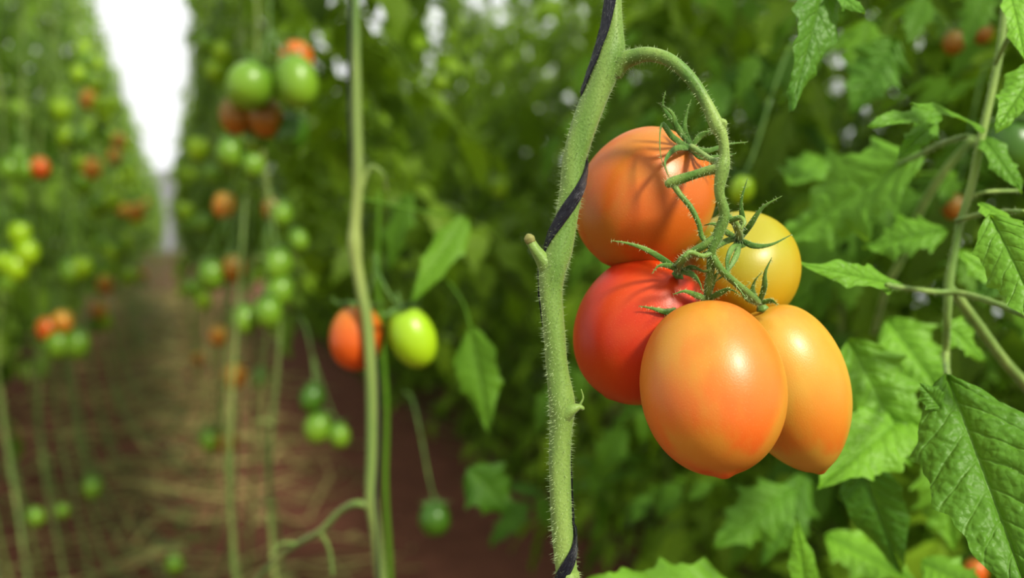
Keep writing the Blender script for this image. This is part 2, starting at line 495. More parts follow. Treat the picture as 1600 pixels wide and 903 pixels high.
# ================================================================== PLANT ROWS
def foliage_variant(i, z0, z1, n, az, rad, ll, nt=9, m=1, quilt=0, depth=.35, s0=.38, pw=1.0, tb=0.0, mat=None, rv=(.6, 1.3)):
    mb = MB()
    for k in range(n):
        z = z0 + (z1 - z0) * ((k + random.random()) / n) ** pw
        a = az[0] + random.uniform(-1, 1) * az[1]
        d = Vector((math.cos(a), math.sin(a), random.uniform(.0, .5)))
        b = Vector((random.uniform(-.03, .03), random.uniform(-.15, .15), z))
        up = Vector((random.uniform(-.5, .3), random.uniform(-.7, .1), .9)).normalized()
        compound(mb, mb, b, d, up, rad * random.uniform(*rv), ll * random.uniform(.8, 1.2), nt, m, random.uniform(.3, .9), 3, .0015, 3, quilt, 4, depth, s0, tb)
    return mb.mesh("foliage", mat or M_folb)
def stem_variant(i, side):
    mb = MB()
    c = random.uniform(.05, .3)
    if side > 0:      # lowered vines sag out over the path
        e = -random.uniform(.5, 1.4)
        pts = [Vector((c + .35, e - .5, .012)), Vector((c + .22, e, .015)), Vector((c + .05, e * .6, .05)), Vector((.1, e * .3, .26)), Vector((.03, e * .1, .55))]
        rr = [.005, .005, .005, .005, .005]; z = .85
        e2 = random.uniform(.2, .8)
        tube(mb, [Vector((-.02, .05, .8)), Vector((.03, .12, .4)), Vector((.1, e2 * .5, .06)), Vector((.25, e2, .012)), Vector((.5, e2 + .1, .012))], [.004] * 5, 6, 5)
    else:
        e = random.uniform(.5, 1.3)
        pts = [Vector((-c - .12, e, .02)), Vector((-c - .05, e * .6, .015)), Vector((-.1, .22, .06)), Vector((-.03, .07, .25))]
        rr = [.0035, .004, .004, .004]; z = .5
        if random.random() < .6:
            xo = random.uniform(-.08, .05)
            tube(mb, [Vector((xo, -.1, 1.25)), Vector((xo - .03, -.12, .8)), Vector((xo, -.1, .35)), Vector((xo - .06, 0, .03)), Vector((xo - .35, .3, .012))], [.0026] * 5, 6, 5)
    while z < 2.9:
        pts.append(Vector((random.uniform(-.02, .02), random.uniform(-.02, .02), z))); rr.append(.0045 if side > 0 else .0036); z += .3
    tube(mb, pts, rr, 7, 5)
    for k in range(8):
        zz = .5 + k * .13
        a = random.uniform(0, 6.28)
        tube(mb, [Vector((0, 0, zz)), Vector((math.cos(a) * .02, math.sin(a) * .02, zz + .01)), Vector((math.cos(a) * .035, math.sin(a) * .035, zz + .005))], [.003, .002, .0015], 5, 2)
    return mb.mesh("stem", M_stemb)
RZ = YAW
FV = {
    'main': [foliage_variant(i, 1.14, 2.95, 60, (0.1, 1.7), .25, .088, rv=(.5, 1.6)) for i in range(5)],
    'left': [foliage_variant(i, .82, 2.85, 62, (math.pi, 1.8), .28, .09, mat=M_foll, rv=(.5, 1.6)) for i in range(5)],
    'full': [foliage_variant(i, .12, 2.62, 102, (math.pi, 2.4), .42, .105, pw=1.08, depth=.5) for i in range(6)],
    'far': [foliage_variant(i, .3, 2.8, 66, (math.pi, 3.1), .5, .15, pw=1.05) for i in range(3)],
    'near': [foliage_variant(i, .15, 2.15, 78, (math.pi, 2.6), .24, .088, 20, 3, .02, .45, .25, pw=1.05, tb=.05) for i in range(5)],
}
SVL = [stem_variant(i, 1) for i in range(6)]
SVR = [stem_variant(i, -1) for i in range(6)]
PL = []
def make_plant(lat, t, kind, sv, label, group, sy=1):
    e = empty("tomato_plant", row(lat, t), RZ)
    meta(e, label, "plant", group)
    s = bpy.data.objects.new("stem", random.choice(sv)); COL.objects.link(s); s.parent = e
    f = bpy.data.objects.new("foliage", random.choice(FV[kind])); COL.objects.link(f); f.parent = e
    f.location = (random.uniform(-.05, .05) + (.07 if kind == 'main' else -.09 if kind == 'left' else 0), 0, random.uniform(-.14, .12))
    f.rotation_euler = (0, 0, random.uniform(-.25, .25))
    f.scale = (1, sy, 1)
    PL.append((lat, t, e))
    return e
lab_row = "tall string-trained tomato plant with bare lower stem and leafy top"
lab_full = "bushy green tomato plant with dense leaves down to the soil"
t = 1.62
while t < 16: make_plant(.15 + random.uniform(-.03, .05), t, 'main', SVR, lab_row, "tomato plants along the path"); t += .45
while t < 60: make_plant(.15, t, 'main', SVR, lab_row, "tomato plants along the path", 2.6); t += 1.2 + t * .012
t = 2.0
while t < 16: make_plant(-.43 + random.uniform(-.04, .03), t, 'left', SVL, lab_row, "tomato plants across the path"); t += .42
while t < 60: make_plant(-.43, t, 'left', SVL, lab_row, "tomato plants across the path", 2.6); t += 1.2 + t * .012
t = .7
while t < 15: make_plant(1.85 + random.uniform(-.06, .06), t, 'full', SVR, lab_full, "bushy tomato plants beyond the second path"); t += .38
t = .4
while t < 13: make_plant(2.75, t, 'far', SVR, lab_full, "bushy tomato plants in the farther row"); t += .55
t = 3.0
while t < 15: make_plant(-1.7, t, 'far', SVL, lab_full, "bushy tomato plants in the farther row"); t += .7
lab_near = "leafy tomato plant with overlapping lobed leaves"
for la, t in ((1.0, .55), (.92, .85), (.88, 1.15), (.9, 1.5), (1.0, 1.9), (1.3, .9), (1.3, 1.4)):
    make_plant(la, t, 'near', SVR, lab_near, "leafy tomato plants near the fruit truss")

# ================================================================== MAIN PLANT
S = lambda px, d: px / F * d
D0 = .43
sp_ = [(962, -120, 9), (960, -60, 11), (958, 0, 13), (957, 45, 17), (952, 90, 23), (932, 145, 21), (910, 205, 20), (897, 250, 18.5), (892, 300, 18), (883, 350, 18),
       (873, 393, 21), (864, 422, 21.5), (861, 460, 18), (866, 520, 17), (871, 580, 17.5), (878, 632, 20.5), (877, 668, 18), (875, 720, 17), (876, 780, 17),
       (880, 840, 17), (886, 903, 17), (892, 980, 17)]
pts = [at(x, y, D0) for x, y, r in sp_]; rr = [S(r, D0) for x, y, r in sp_]
lowp = pts[-1]
for z in (.8, .5, .25, .06):
    pts.append(Vector((lowp.x + .01, lowp.y + .01 * z, z))); rr.append(.0048)
pts.append(Vector((lowp.x - .1, lowp.y + .2, .012))); rr.append(.0045)
top = pts[0]
pts = [Vector((top.x + .02, top.y, 2.3)), Vector((top.x + .01, top.y, 1.7))] + pts; rr = [.002, .0025] + rr
plantA = empty("tomato_plant", Vector((lowp.x, lowp.y, 0)))
meta(plantA, "tomato plant with thick hairy green stem wound with black twine", "plant")
mb = MB()
STEMP, STEMR = tube(mb, pts, rr, 28, 10, bump=.025)
tube(mb, [at(866, 440, D0), at(857, 420, D0 - .001), at(847, 405, D0 - .002), at(837, 391, D0 - .003), at(829, 378, D0 - .003), at(826, 370, D0 - .003)], [S(r, D0) for r in (16, 15, 11.5, 8.5, 7.5, 8)], 16, 6, bump=.04)
tube(mb, [at(882, 648, D0 - .002), at(894, 640, D0 - .004), at(905, 636, D0 - .004), at(912, 639, D0 - .004)], [S(r, D0) for r in (14, 9, 5, 3)], 12, 5, bump=.06)
tube(mb, [at(904, 636, D0 - .004), at(911, 622, D0 - .004), at(908, 608, D0 - .004)], [S(r, D0) for r in (2.2, 1.5, .8)], 8, 5)
o = add("stem", mb.mesh("stem", M_stem), plantA); meta(o, "thick pale green hairy main stem")
mb = MB()
tube(mb, [at(830, 379, D0 - .0035), at(827, 372, D0 - .0035), at(825, 367, D0 - .0035)], [S(r, D0) for r in (7, 8.4, 5)], 16, 4, bump=.08)
o = add("cut_scar", mb.mesh("cut_scar", M_scar), plantA); meta(o, "dry tan cut end of a side shoot")

mb = MB(); hb = MB()
def px_tube(mbx, L, sides=14, n=7, hair=0, hl=.0022, **k):
    P, R = tube(mbx, [at(a, b, d) for a, b, d, r in L], [S(r, d) for a, b, d, r in L], sides, n, **k)
    if hair: hairs(hb, P, R, hair, hl)
    return P, R
px_tube(mb, [(958, 112, .43, 17), (972, 97, .428, 15), (990, 89, .425, 13), (1015, 85, .42, 11.5), (1048, 95, .415, 10.5), (1080, 124, .412, 10), (1104, 162, .41, 9.5), (1120, 196, .408, 11.5),
             (1129, 215, .407, 8.5), (1132, 243, .407, 8.5), (1129, 264, .407, 11), (1124, 300, .408, 8), (1132, 335, .41, 8.5), (1122, 366, .412, 9), (1112, 392, .413, 7), (1110, 425, .418, 6.5), (1106, 450, .424, 6.5), (1106, 472, .43, 6.5)],
        hair=900)
px_tube(mb, [(1122, 195, .408, 9), (1130, 192, .407, 6.5), (1131, 201, .407, 4)], hair=20)
px_tube(mb, [(1130, 262, .407, 9), (1108, 266, .410, 7.5), (1085, 273, .412, 7), (1060, 281, .414, 8), (1047, 286, .415, 7.5), (1042, 290, .416, 5)], hair=200)
px_tube(mb, [(1052, 287, .415, 5.5), (1062, 303, .414, 4.5), (1080, 325, .413, 4.5), (1092, 350, .413, 4), (1098, 372, .414, 4), (1118, 384, .413, 4.5)], hair=120)
px_tube(mb, [(1128, 255, .408, 6), (1112, 250, .417, 5), (1096, 240, .428, 5), (1080, 230, .440, 6)], hair=80)
px_tube(mb, [(1123, 368, .412, 7.5), (1102, 382, .413, 6.5), (1080, 395, .416, 6), (1064, 408, .420, 6.5), (1060, 424, .430, 6)], hair=120)
px_tube(mb, [(1128, 335, .410, 7), (1145, 345, .414, 5.5), (1153, 358, .420, 6.5), (1156, 372, .428, 6)], hair=80)
px_tube(mb, [(1113, 400, .413, 6), (1127, 422, .415, 6), (1147, 440, .421, 5.5), (1168, 458, .429, 6.5), (1184, 472, .438, 6)], hair=120)
px_tube(mb, [(1113, 395, .413, 5), (1098, 400, .411, 4), (1078, 394, .409, 4), (1068, 402, .408, 2.5)], hair=60)
px_tube(mb, [(1140, 345, .412, 5), (1156, 340, .409, 4), (1163, 348, .407, 3.5), (1158, 358, .406, 2)], hair=50)
o = add("truss_stalk", mb.mesh("truss_stalk", M_stalk), plantA); meta(o, "arched green fruit stalk with knuckled joints")
hairs(hb, STEMP[20:245], STEMR[20:245], 3600, .0026)
o = add("stem_hair", hb.mesh("stem_hair", M_hair), plantA); meta(o, "fine white stem hairs", kind="stuff")

keys = [(-130, .2), (0, 1.95), (140, math.pi), (262, 2 * math.pi), (388, 3 * math.pi + .1), (838, 4 * math.pi), (925, 5 * math.pi), (990, 5.6 * math.pi)]
def theta(y):
    for (a, p), (b, q) in zip(keys, keys[1:]):
        if y <= b: return p + (q - p) * (y - a) / (b - a)
    return keys[-1][1]
def stem_xy(y):
    for (a, b_, c), (d, e, f) in zip(sp_, sp_[1:]):
        if b_ <= y <= e:
            k = (y - b_) / (e - b_); return a + (d - a) * k, c + (f - c) * k
    return sp_[-1][0], sp_[-1][2]
mb = MB()
tp = []; n_ = 180
for i in range(n_ + 1):
    y = -118 + (975 + 118) * i / n_
    x, r = stem_xy(y); th = theta(y)
    R_ = S(r, D0) + .0006 - (.0008 if math.sin(th) < -.1 else 0)
    c = at(x, y, D0)
    off = Vector((math.cos(th) * R_, -math.sin(th) * R_, 0))
    tp.append((c + off, c))
P = [a for a, b in tp]
fr = frames(P); v = []; f = []; uvs = []
for i, (p, c) in enumerate(tp):
    t_, _, _ = fr[i]
    out_ = (p - c).normalized(); sd = t_.cross(out_).normalized()
    wd = .0027
    for k in range(12):
        a = 2 * math.pi * k / 12
        v.append(p + sd * math.cos(a) * wd + out_ * math.sin(a) * .0008 * (1 + .3 * math.sin(i * 1.1 + k * 2)))
        uvs.append((k / 12, i * .12 + k * .05))
for i in range(n_):
    for k in range(12):
        k2 = (k + 1) % 12; f.append((i * 12 + k, i * 12 + k2, (i + 1) * 12 + k2, (i + 1) * 12 + k))
mb.add(v, f, uvs)
tube(mb, [P[0], P[0] + Vector((.002, 0, .3)), P[0] + Vector((0, 0, 1.2))], [.0015] * 3, 8, 6)
o = add("support_twine", mb.mesh("support_twine", M_twine)); meta(o, "black plastic support twine spiralling round a tomato stem", "twine")

# ------------------------------------------------------------------ five main tomatoes
def sepal(mbx, L, r, hb_=None):
    n_ = len(L)
    rad = []
    for i in range(n_):
        s = i / (n_ - 1)
        rad.append(S(r, L[0][2]) * (.8 + .5 * math.sin(math.pi * min(1, s * 1.4))) * (1 - s) ** .6 + .00012)
    P, R = tube(mbx, [at(*p) for p in L], rad, 8, 7, flat=.32)
    if hb_ is not None: hairs(hb_, P, R, 60, .0014)
def hub(mbx, p, up, r):
    up = Vector(up).normalized()
    c = at(*p)
    tube(mbx, [c - up * r * .6, c, c + up * r * .7, c + up * r * 1.3], [r * 1.5, r * 1.25, r * .8, r * .55], 12, 3, bump=.08)

def main_tomato(c, a, b, up, mat, label, cal, hubp, seed, nip=.03, point=0, spin=0, low=0):
    d = c[2]
    M = orient(at(*c), up, spin)
    me = tomato_mesh("tomato", S(a, d), S(b, d), mat, nip, .06, 96, 72, seed, point, low)
    o = add("tomato", me, None, M); meta(o, label, "tomato", "plum tomatoes on one truss")
    cb = MB(); hh = MB()
    hub(cb, hubp, up, S(6.5, d))
    for L in cal: sepal(cb, L, 4.3, hh)
    k = add("calyx", cb.mesh("calyx", M_sepal), o); meta(k, "green calyx with long thin curling sepals")
    k2 = add("calyx_hair", hh.mesh("calyx_hair", M_hair), k); meta(k2, kind="stuff")
    k2.matrix_parent_inverse = Matrix.Identity(4)
    return o
main_tomato((1113, 602, .410), 111, 138, (-.06, .42, .90), M_T1, "large smooth orange plum tomato hanging at the front of truss",
    [[(1106, 468, .428), (1090, 462, .42), (1070, 455, .415), (1052, 460, .412)],
     [(1106, 468, .428), (1125, 458, .42), (1140, 452, .416), (1158, 462, .412)],
     [(1106, 466, .428), (1112, 445, .424), (1120, 428, .42), (1130, 420, .418)],
     [(1106, 468, .43), (1090, 478, .425), (1080, 490, .42)]], (1106, 470, .431), 1, nip=.045, point=.02, low=-.02)
main_tomato((1232, 600, .452), 90, 130, (-.35, .05, .93), M_T2, "amber orange plum tomato with pointed tip, tilted",
    [[(1186, 474, .44), (1194, 450, .432), (1196, 425, .428), (1206, 402, .426)],
     [(1186, 474, .44), (1176, 455, .432), (1180, 438, .428), (1192, 424, .426)],
     [(1184, 474, .44), (1168, 466, .43), (1160, 455, .426), (1172, 440, .424)],
     [(1186, 474, .44), (1205, 470, .436), (1215, 476, .432)]], (1190, 480, .444), 2, nip=.05, point=.11, low=.04)
main_tomato((1003, 516, .455), 103, 118, (.42, -.1, .88), M_T3, "red ripe plum tomato pressed behind an orange one",
    [[(1062, 424, .428), (1040, 408, .424), (1010, 390, .42), (980, 380, .418), (955, 376, .417)],
     [(1062, 424, .428), (1048, 416, .422), (1030, 415, .418), (1018, 428, .416)],
     [(1062, 424, .428), (1080, 428, .420), (1092, 440, .416), (1098, 456, .414)],
     [(1062, 426, .43), (1082, 418, .422), (1100, 424, .416), (1112, 420, .414)],
     [(1056, 484, .425), (1040, 487, .424), (1020, 482, .424), (998, 478, .425)]], (1060, 428, .432), 3)
main_tomato((1007, 312, .462), 104, 117, (.55, .15, .80), M_T4, "large deep orange plum tomato beneath the arched stalk",
    [[(1080, 228, .442), (1066, 208, .436), (1048, 185, .432), (1036, 165, .43), (1040, 142, .428)],
     [(1080, 228, .442), (1070, 205, .436), (1072, 180, .434), (1080, 155, .432)],
     [(1080, 228, .442), (1058, 200, .430), (1050, 176, .426), (1026, 160, .424)],
     [(1080, 230, .442), (1095, 212, .44), (1108, 206, .438), (1114, 200, .436)],
     [(1080, 230, .442), (1105, 236, .436), (1135, 226, .434), (1168, 222, .432)],
     [(1078, 232, .44), (1056, 232, .428), (1040, 250, .42), (1042, 268, .418), (1052, 288, .416)],
     [(1078, 232, .44), (1052, 215, .428), (1034, 195, .424), (1032, 240, .42), (1046, 282, .417)],
     [(1078, 230, .442), (1096, 246, .436), (1120, 244, .434), (1150, 240, .432)]], (1078, 232, .444), 4, nip=.02)
main_tomato((1158, 419, .480), 93, 84, (-.1, -.6, .72), M_T5, "yellow plum tomato tucked behind the others",
    [[(1156, 374, .43), (1160, 345, .424), (1158, 315, .42), (1168, 278, .418)],
     [(1156, 374, .43), (1172, 352, .424), (1192, 324, .42), (1222, 306, .418)],
     [(1156, 374, .43), (1178, 384, .424), (1205, 382, .42), (1238, 366, .418)],
     [(1156, 376, .43), (1150, 400, .424), (1135, 425, .42), (1118, 440, .418)],
     [(1156, 376, .43), (1140, 395, .422), (1138, 425, .42), (1166, 466, .418)],
     [(1152, 372, .43), (1132, 378, .422), (1110, 392, .418), (1084, 400, .417)],
     [(1150, 372, .43), (1134, 362, .424), (1116, 350, .42), (1100, 352, .417)]], (1156, 378, .434), 5, nip=.01)

# ================================================================== NEAR LEAVES
def px_leaf(parent, base, tip, wpx, normal, name="leaf", lobes=4, depth=.28, nt=72, m=9, fold=.25, droop=.12, curl=.25, quilt=.034, wave=.08, mat=None, tint=.5,
            nv=8, peak=.6, side=0):
    A = at(*base); B = at(*tip)
    mb = MB()
    dmean = (base[2] + tip[2]) / 2
    leaflet(mb, A, B - A, Vector(normal), (B - A).length * 1.03, S(wpx, dmean), nt, m, lobes, depth, fold, droop, curl, tint, quilt, wave, nv, peak, side, 1)
    return add(name, mb.mesh(name, mat or M_leafn), parent)

pb = at(1760, 700, .68)
plantB = empty("tomato_plant", Vector((pb.x, pb.y, 0)))
meta(plantB, "leafy tomato plant with thin stems and crinkled bright leaves", "plant")
mb = MB(); hb = MB()
px_tube(mb, [(1590, -120, .55, 6), (1572, 0, .55, 6), (1562, 80, .55, 6), (1548, 150, .55, 6), (1532, 220, .55, 6.5), (1518, 290, .55, 6.5), (1500, 350, .55, 6), (1490, 400, .55, 6), (1483, 440, .55, 7.5), (1480, 500, .55, 6), (1478, 560, .56, 5.5), (1484, 610, .5, 4)], hair=600, hl=.002)
px_tube(mb, [(1483, 448, .55, 7), (1500, 470, .56, 8), (1530, 510, .57, 8), (1570, 565, .58, 8), (1620, 625, .6, 9), (1700, 760, .62, 9), (1740, 1000, .65, 9)], hair=200, hl=.002)
px_tube(mb, [(1600, 492, .5, 5), (1550, 472, .52, 5), (1500, 458, .54, 5), (1460, 456, .54, 4.5), (1415, 450, .52, 4), (1385, 445, .5, 3.5)], hair=250, hl=.002)
px_tube(mb, [(1510, 212, .56, 4), (1470, 225, .6, 4), (1430, 245, .66, 4), (1380, 265, .72, 3.5)], hair=100)
px_tube(mb, [(1520, 215, .72, 6), (1470, 275, .74, 6), (1435, 335, .76, 6), (1410, 400, .78, 6), (1385, 450, .8, 5), (1365, 520, .85, 4)])
px_tube(mb, [(1495, 345, .55, 4), (1530, 335, .53, 3.5), (1570, 330, .5, 3), (1600, 330, .48, 3)], hair=60)
px_tube(mb, [(1510, 310, .55, 3.5), (1540, 300, .55, 3), (1590, 298, .56, 3)], hair=60)
px_tube(mb, [(1555, 100, .55, 4), (1575, 60, .53, 3.5), (1600, 30, .5, 3)], hair=60)
p0 = at(1740, 1000, .65)
tube(mb, [p0, Vector((p0.x, p0.y, .5)), Vector((p0.x - .02, p0.y, 0))], [.005, .006, .006], 10, 5)
o = add("stem", mb.mesh("stem", M_stem), plantB)
o = add("stem_hair", hb.mesh("stem_hair", M_hair), plantB); meta(o, kind="stuff")
px_leaf(plantB, (1480, 588, .47), (1618, 950, .40), 205, (-.35, -.85, .25), lobes=4, depth=.18, droop=.05, fold=.3, quilt=.036, nt=170, m=26, wave=.06, nv=8, tint=.35, peak=.62)
px_leaf(plantB, (1472, 640, .46), (1440, 600, .46), 50, (-.2, -.85, .35), lobes=3, depth=.3, tint=.4)
px_leaf(plantB, (1548, 338, .46), (1640, 520, .42), 110, (-.5, -.8, .3), lobes=4, depth=.22, tint=.7)
px_leaf(plantB, (1300, -70, .50), (1242, 165, .48), 100, (.35, -.9, .1), lobes=4, depth=.3, droop=.02, tint=.25)
px_leaf(plantB, (1290, -20, .50), (1352, 12, .48), 50, (.1, -.8, .5), lobes=3, depth=.3, tint=.5)
px_leaf(plantB, (1538, 205, .54), (1440, 145, .50), 50, (0, -.65, .75), lobes=3, depth=.28, tint=.6, droop=.1)
px_leaf(plantB, (1470, 185, .54), (1372, 172, .52), 62, (0, -.65, .75), lobes=3, depth=.28, tint=.6, droop=.2)
px_leaf(plantB, (1462, 190, .55), (1408, 238, .53), 52, (0, -.7, .7), lobes=3, depth=.28, tint=.6, droop=.1)
px_leaf(plantB, (1535, 215, .55), (1600, 290, .52), 58, (0, -.65, .75), lobes=3, depth=.28, tint=.5)
px_leaf(plantB, (1445, 235, .68), (1212, 378, .74), 190, (-.15, -.8, .55), lobes=4, depth=.42, tint=.75, droop=.05, quilt=.025)
px_leaf(plantB, (1415, 448, .52), (1246, 408, .49), 62, (.0, -.8, .55), lobes=3, depth=.38, tint=.75, droop=.03)
px_leaf(plantB, (1325, 530, .60), (1430, 725, .58), 155, (-.2, -.8, .5), lobes=4, depth=.25, tint=.8)
px_leaf(plantB, (1425, 640, .60), (1290, 745, .55), 135, (-.1, -.75, .6), lobes=4, depth=.25, tint=.95)
px_leaf(plantB, (1340, 705, .60), (1405, 900, .60), 100, (-.5, -.8, .15), lobes=3, depth=.12, tint=.1)
px_leaf(plantB, (1180, 950, .62), (930, 895, .58), 150, (.0, -.6, .8), lobes=4, depth=.28, tint=.8)
px_leaf(plantB, (1262, 960, .60), (1252, 820, .58), 56, (.1, -.9, .3), lobes=3, depth=.2, tint=.8)
px_leaf(plantB, (1625, 100, .5), (1562, 190, .48), 75, (-.1, -.7, .6), lobes=3, depth=.25, tint=.8)
px_leaf(plantB, (1575, -20, .5), (1612, 85, .47), 60, (.1, -.7, .6), lobes=3, depth=.3, tint=1)
px_leaf(plantB, (1530, 320, .5), (1612, 360, .46), 60, (.1, -.6, .75), lobes=3, depth=.3, tint=.8)
px_leaf(plantB, (1385, 500, .70), (1475, 610, .66), 130, (-.1, -.8, .5), lobes=4, depth=.35, tint=.9)
px_leaf(plantB, (1480, 360, .66), (1350, 380, .68), 100, (-.1, -.75, .6), lobes=4, depth=.35, tint=.7)
px_leaf(plantB, (1470, 500, .62), (1545, 560, .62), 70, (-.1, -.7, .6), lobes=3, depth=.35, tint=.8)
px_leaf(plantB, (1590, 380, .7), (1530, 470, .7), 90, (-.1, -.7, .6), lobes=3, depth=.3, tint=.2)
px_leaf(plantB, (1460, 700, .75), (1500, 860, .75), 130, (-.1, -.7, .6), lobes=4, depth=.35, tint=.8)
px_leaf(plantB, (1290, 840, .75), (1430, 900, .7), 110, (-.1, -.6, .7), lobes=4, depth=.35, tint=1)
px_leaf(plantB, (1240, 760, .80), (1120, 850, .78), 110, (.0, -.8, .55), lobes=4, depth=.35, tint=.55)
px_leaf(plantB, (1260, 740, .82), (1200, 880, .80), 100, (.2, -.8, .4), lobes=4, depth=.35, tint=.3)
px_leaf(plantB, (1440, 880, .66), (1540, 920, .62), 90, (-.1, -.6, .7), lobes=3, depth=.3, tint=.8)
px_leaf(plantB, (1560, 440, .60), (1500, 390, .60), 60, (-.1, -.7, .6), lobes=3, depth=.3, tint=.9)
px_leaf(plantB, (1230, 290, .85), (1300, 230, .9), 90, (-.1, -.7, .6), lobes=4, depth=.35, tint=.6)
px_leaf(plantB, (1400, 60, .8), (1330, 170, .8), 110, (-.1, -.8, .4), lobes=4, depth=.35, tint=.35)

plantC = empty("tomato_plant", row(1.0, .62))
meta(plantC, "leafy tomato plant with broad drooping compound leaves", "plant")
mb = MB()
tube(mb, [row(1.0, .62, z) + Vector((random.uniform(-.02, .02), 0, 0)) for z in (0, .4, .8, 1.1, 1.5, 2.0)], [.006] * 6, 10, 6)
add("stem", mb.mesh("stem", M_stem), plantC)
mb = MB()
rnd = random.Random(3)
for k in range(84):
    z = .78 + .85 * (k + rnd.random()) / 84
    b_ = row(.68 + rnd.uniform(-.12, .35), .72 + rnd.uniform(-.15, .7), z)
    a = rnd.uniform(-.4, 3.6)
    compound(mb, mb, b_, Vector((math.cos(a) * 1.0, math.sin(a) * .6 - .1, rnd.uniform(0, .5))), Vector((rnd.uniform(-.3, .3), -.5, .8)).normalized(), rnd.uniform(.10, .17), .066, 26, 4, rnd.uniform(.3, .8), 3, .001, 4, .02, 6, .4, .2, .08, (.6, .8))
add("foliage", mb.mesh("foliage", M_leaf), plantC)

# ================================================================== SECOND PLANT (next along the row)
D1 = .86
pd = at(590, 903, D1)
plantD = empty("tomato_plant", Vector((pd.x, pd.y, 0)))
meta(plantD, "tomato plant with slender bare green stem and few drooping leaves", "plant")
mb = MB(); hb = MB()
L = [(550, -200, 6.5), (554, 0, 7.5), (556, 90, 7.5), (557, 180, 8.5), (559, 250, 8.5), (559, 300, 8.5), (555, 350, 9), (554, 380, 11.5), (558, 415, 9), (566, 460, 9), (574, 505, 9), (580, 600, 9), (581, 700, 9), (580, 780, 10), (587, 830, 9), (595, 903, 9), (604, 1000, 9)]
pts = [at(x, y, D1) for x, y, r in L]; rr = [S(r, D1) for x, y, r in L]
lp = pts[-1]
pts += [Vector((lp.x, lp.y, .5)), Vector((lp.x + .01, lp.y, .2)), Vector((lp.x - .05, lp.y + .12, .012))]; rr += [.005, .005, .005]
pts = [Vector((pts[0].x, pts[0].y, 2.3))] + pts; rr = [.004] + rr
tube(mb, pts, rr, 16, 8, bump=.02)
px_tube(mb, [(576, 790, D1, 7), (555, 787, D1, 6), (530, 800, .87, 5), (500, 830, .88, 5), (465, 850, .9, 4), (425, 880, .92, 4), (380, 930, .95, 3)], 10)
px_tube(mb, [(500, 830, .88, 4), (515, 860, .88, 3), (520, 900, .88, 3)], 8)
px_tube(mb, [(465, 850, .9, 4), (440, 850, .9, 3), (420, 870, .9, 2)], 8)
px_tube(mb, [(562, 300, D1, 5), (578, 262, .86, 4), (598, 272, .86, 3), (604, 300, .87, 2)], 10)
o = add("stem", mb.mesh("stem", M_stemb), plantD)
mb = MB()
px_tube(mb, [(592, 300, 1.02, 3), (590, 420, 1.02, 4), (596, 520, 1.02, 4), (604, 640, 1.02, 4.5), (602, 760, 1.02, 4.5), (610, 903, 1.02, 4.5), (614, 1100, 1.02, 4.5)], 10)
o = add("side_shoot", mb.mesh("side_shoot", M_leaf), plantD)
px_leaf(plantD, (730, 340, .88), (645, 462, .84), 62, (.2, -.7, .6), mat=M_leaf, lobes=3, depth=.2, tint=.6, nt=40, m=5, droop=.1)
px_leaf(plantD, (735, 510, .86), (762, 672, .84), 84, (-.3, -.85, .2), mat=M_leaf, lobes=3, depth=.2, tint=.5, nt=40, m=5, droop=.05)
px_leaf(plantD, (730, 730, 1.0), (800, 800, 1.0), 100, (-.1, -.7, .5), mat=M_leaf, lobes=3, depth=.3, tint=.1, nt=40, m=5)
px_leaf(plantD, (640, 300, 1.1), (600, 420, 1.1), 60, (-.1, -.7, .5), mat=M_leaf, lobes=3, depth=.4, tint=.3, nt=40, m=5)
mb = MB()
px_tube(mb, [(562, 310, D1, 3), (600, 318, .87, 2.5), (660, 330, .88, 2), (730, 340, .88, 1.8)], 8)
add("petiole", mb.mesh("petiole", M_leaf), plantD)
mb = MB()
px_tube(mb, [(700, 440, 1.0, 2), (722, 470, .94, 2), (735, 510, .86, 2)], 8)
add("petiole", mb.mesh("petiole", M_leaf), plantD)
mb = MB()
P = []
for i in range(80):
    y = -180 + i * 15
    x = None
    for (a, b_, c), (d, e, f_) in zip(L, L[1:]):
        if b_ <= y <= e:
            k = (y - b_) / (e - b_); x = a + (d - a) * k
    if x is None: continue
    an = y / 150.0 + 1.9
    P.append(at(x, y, D1) + Vector((math.cos(an) * .0062, -math.sin(an) * .0062, 0)))
tube(mb, P, [.0011] * len(P), 6, 3)
o = add("support_twine", mb.mesh("support_twine", M_twine)); meta(o, "thin black support twine wound round a slender stem", "twine")

# ================================================================== OTHER TOMATOES
UM = {k: tomato_mesh("tomato", 1, 1.17, mt, .02, .07, 28, 20, i, .02) for i, (k, mt) in enumerate((('G', M_G), ('Y', M_Y), ('D', M_D), ('R', M_R), ('B', M_B), ('P', M_P)))}
cb = MB()
for k in range(5):
    a = 2 * math.pi * k / 5
    dr = Vector((math.cos(a), math.sin(a), 0))
    tube(cb, [Vector((0, 0, 1.1)), dr * .35 + Vector((0, 0, 1.2)), dr * .75 + Vector((0, 0, 1.15)), dr * 1.05 + Vector((0, 0, 1.35))], [.12, .12, .08, .02], 6, 3, flat=.35)
tube(cb, [Vector((0, 0, 1.05)), Vector((0, 0, 1.4)), Vector((.1, 0, 1.75))], [.12, .08, .08], 6, 3)
CALM = cb.mesh("calyx", M_sepal)
NM = {'G': "smooth green unripe plum tomato", 'Y': "yellow-green unripe plum tomato", 'D': "dark green unripe tomato", 'R': "orange-red ripening plum tomato", 'B': "brownish orange half-ripe plum tomato", 'P': "pale orange ripening plum tomato"}
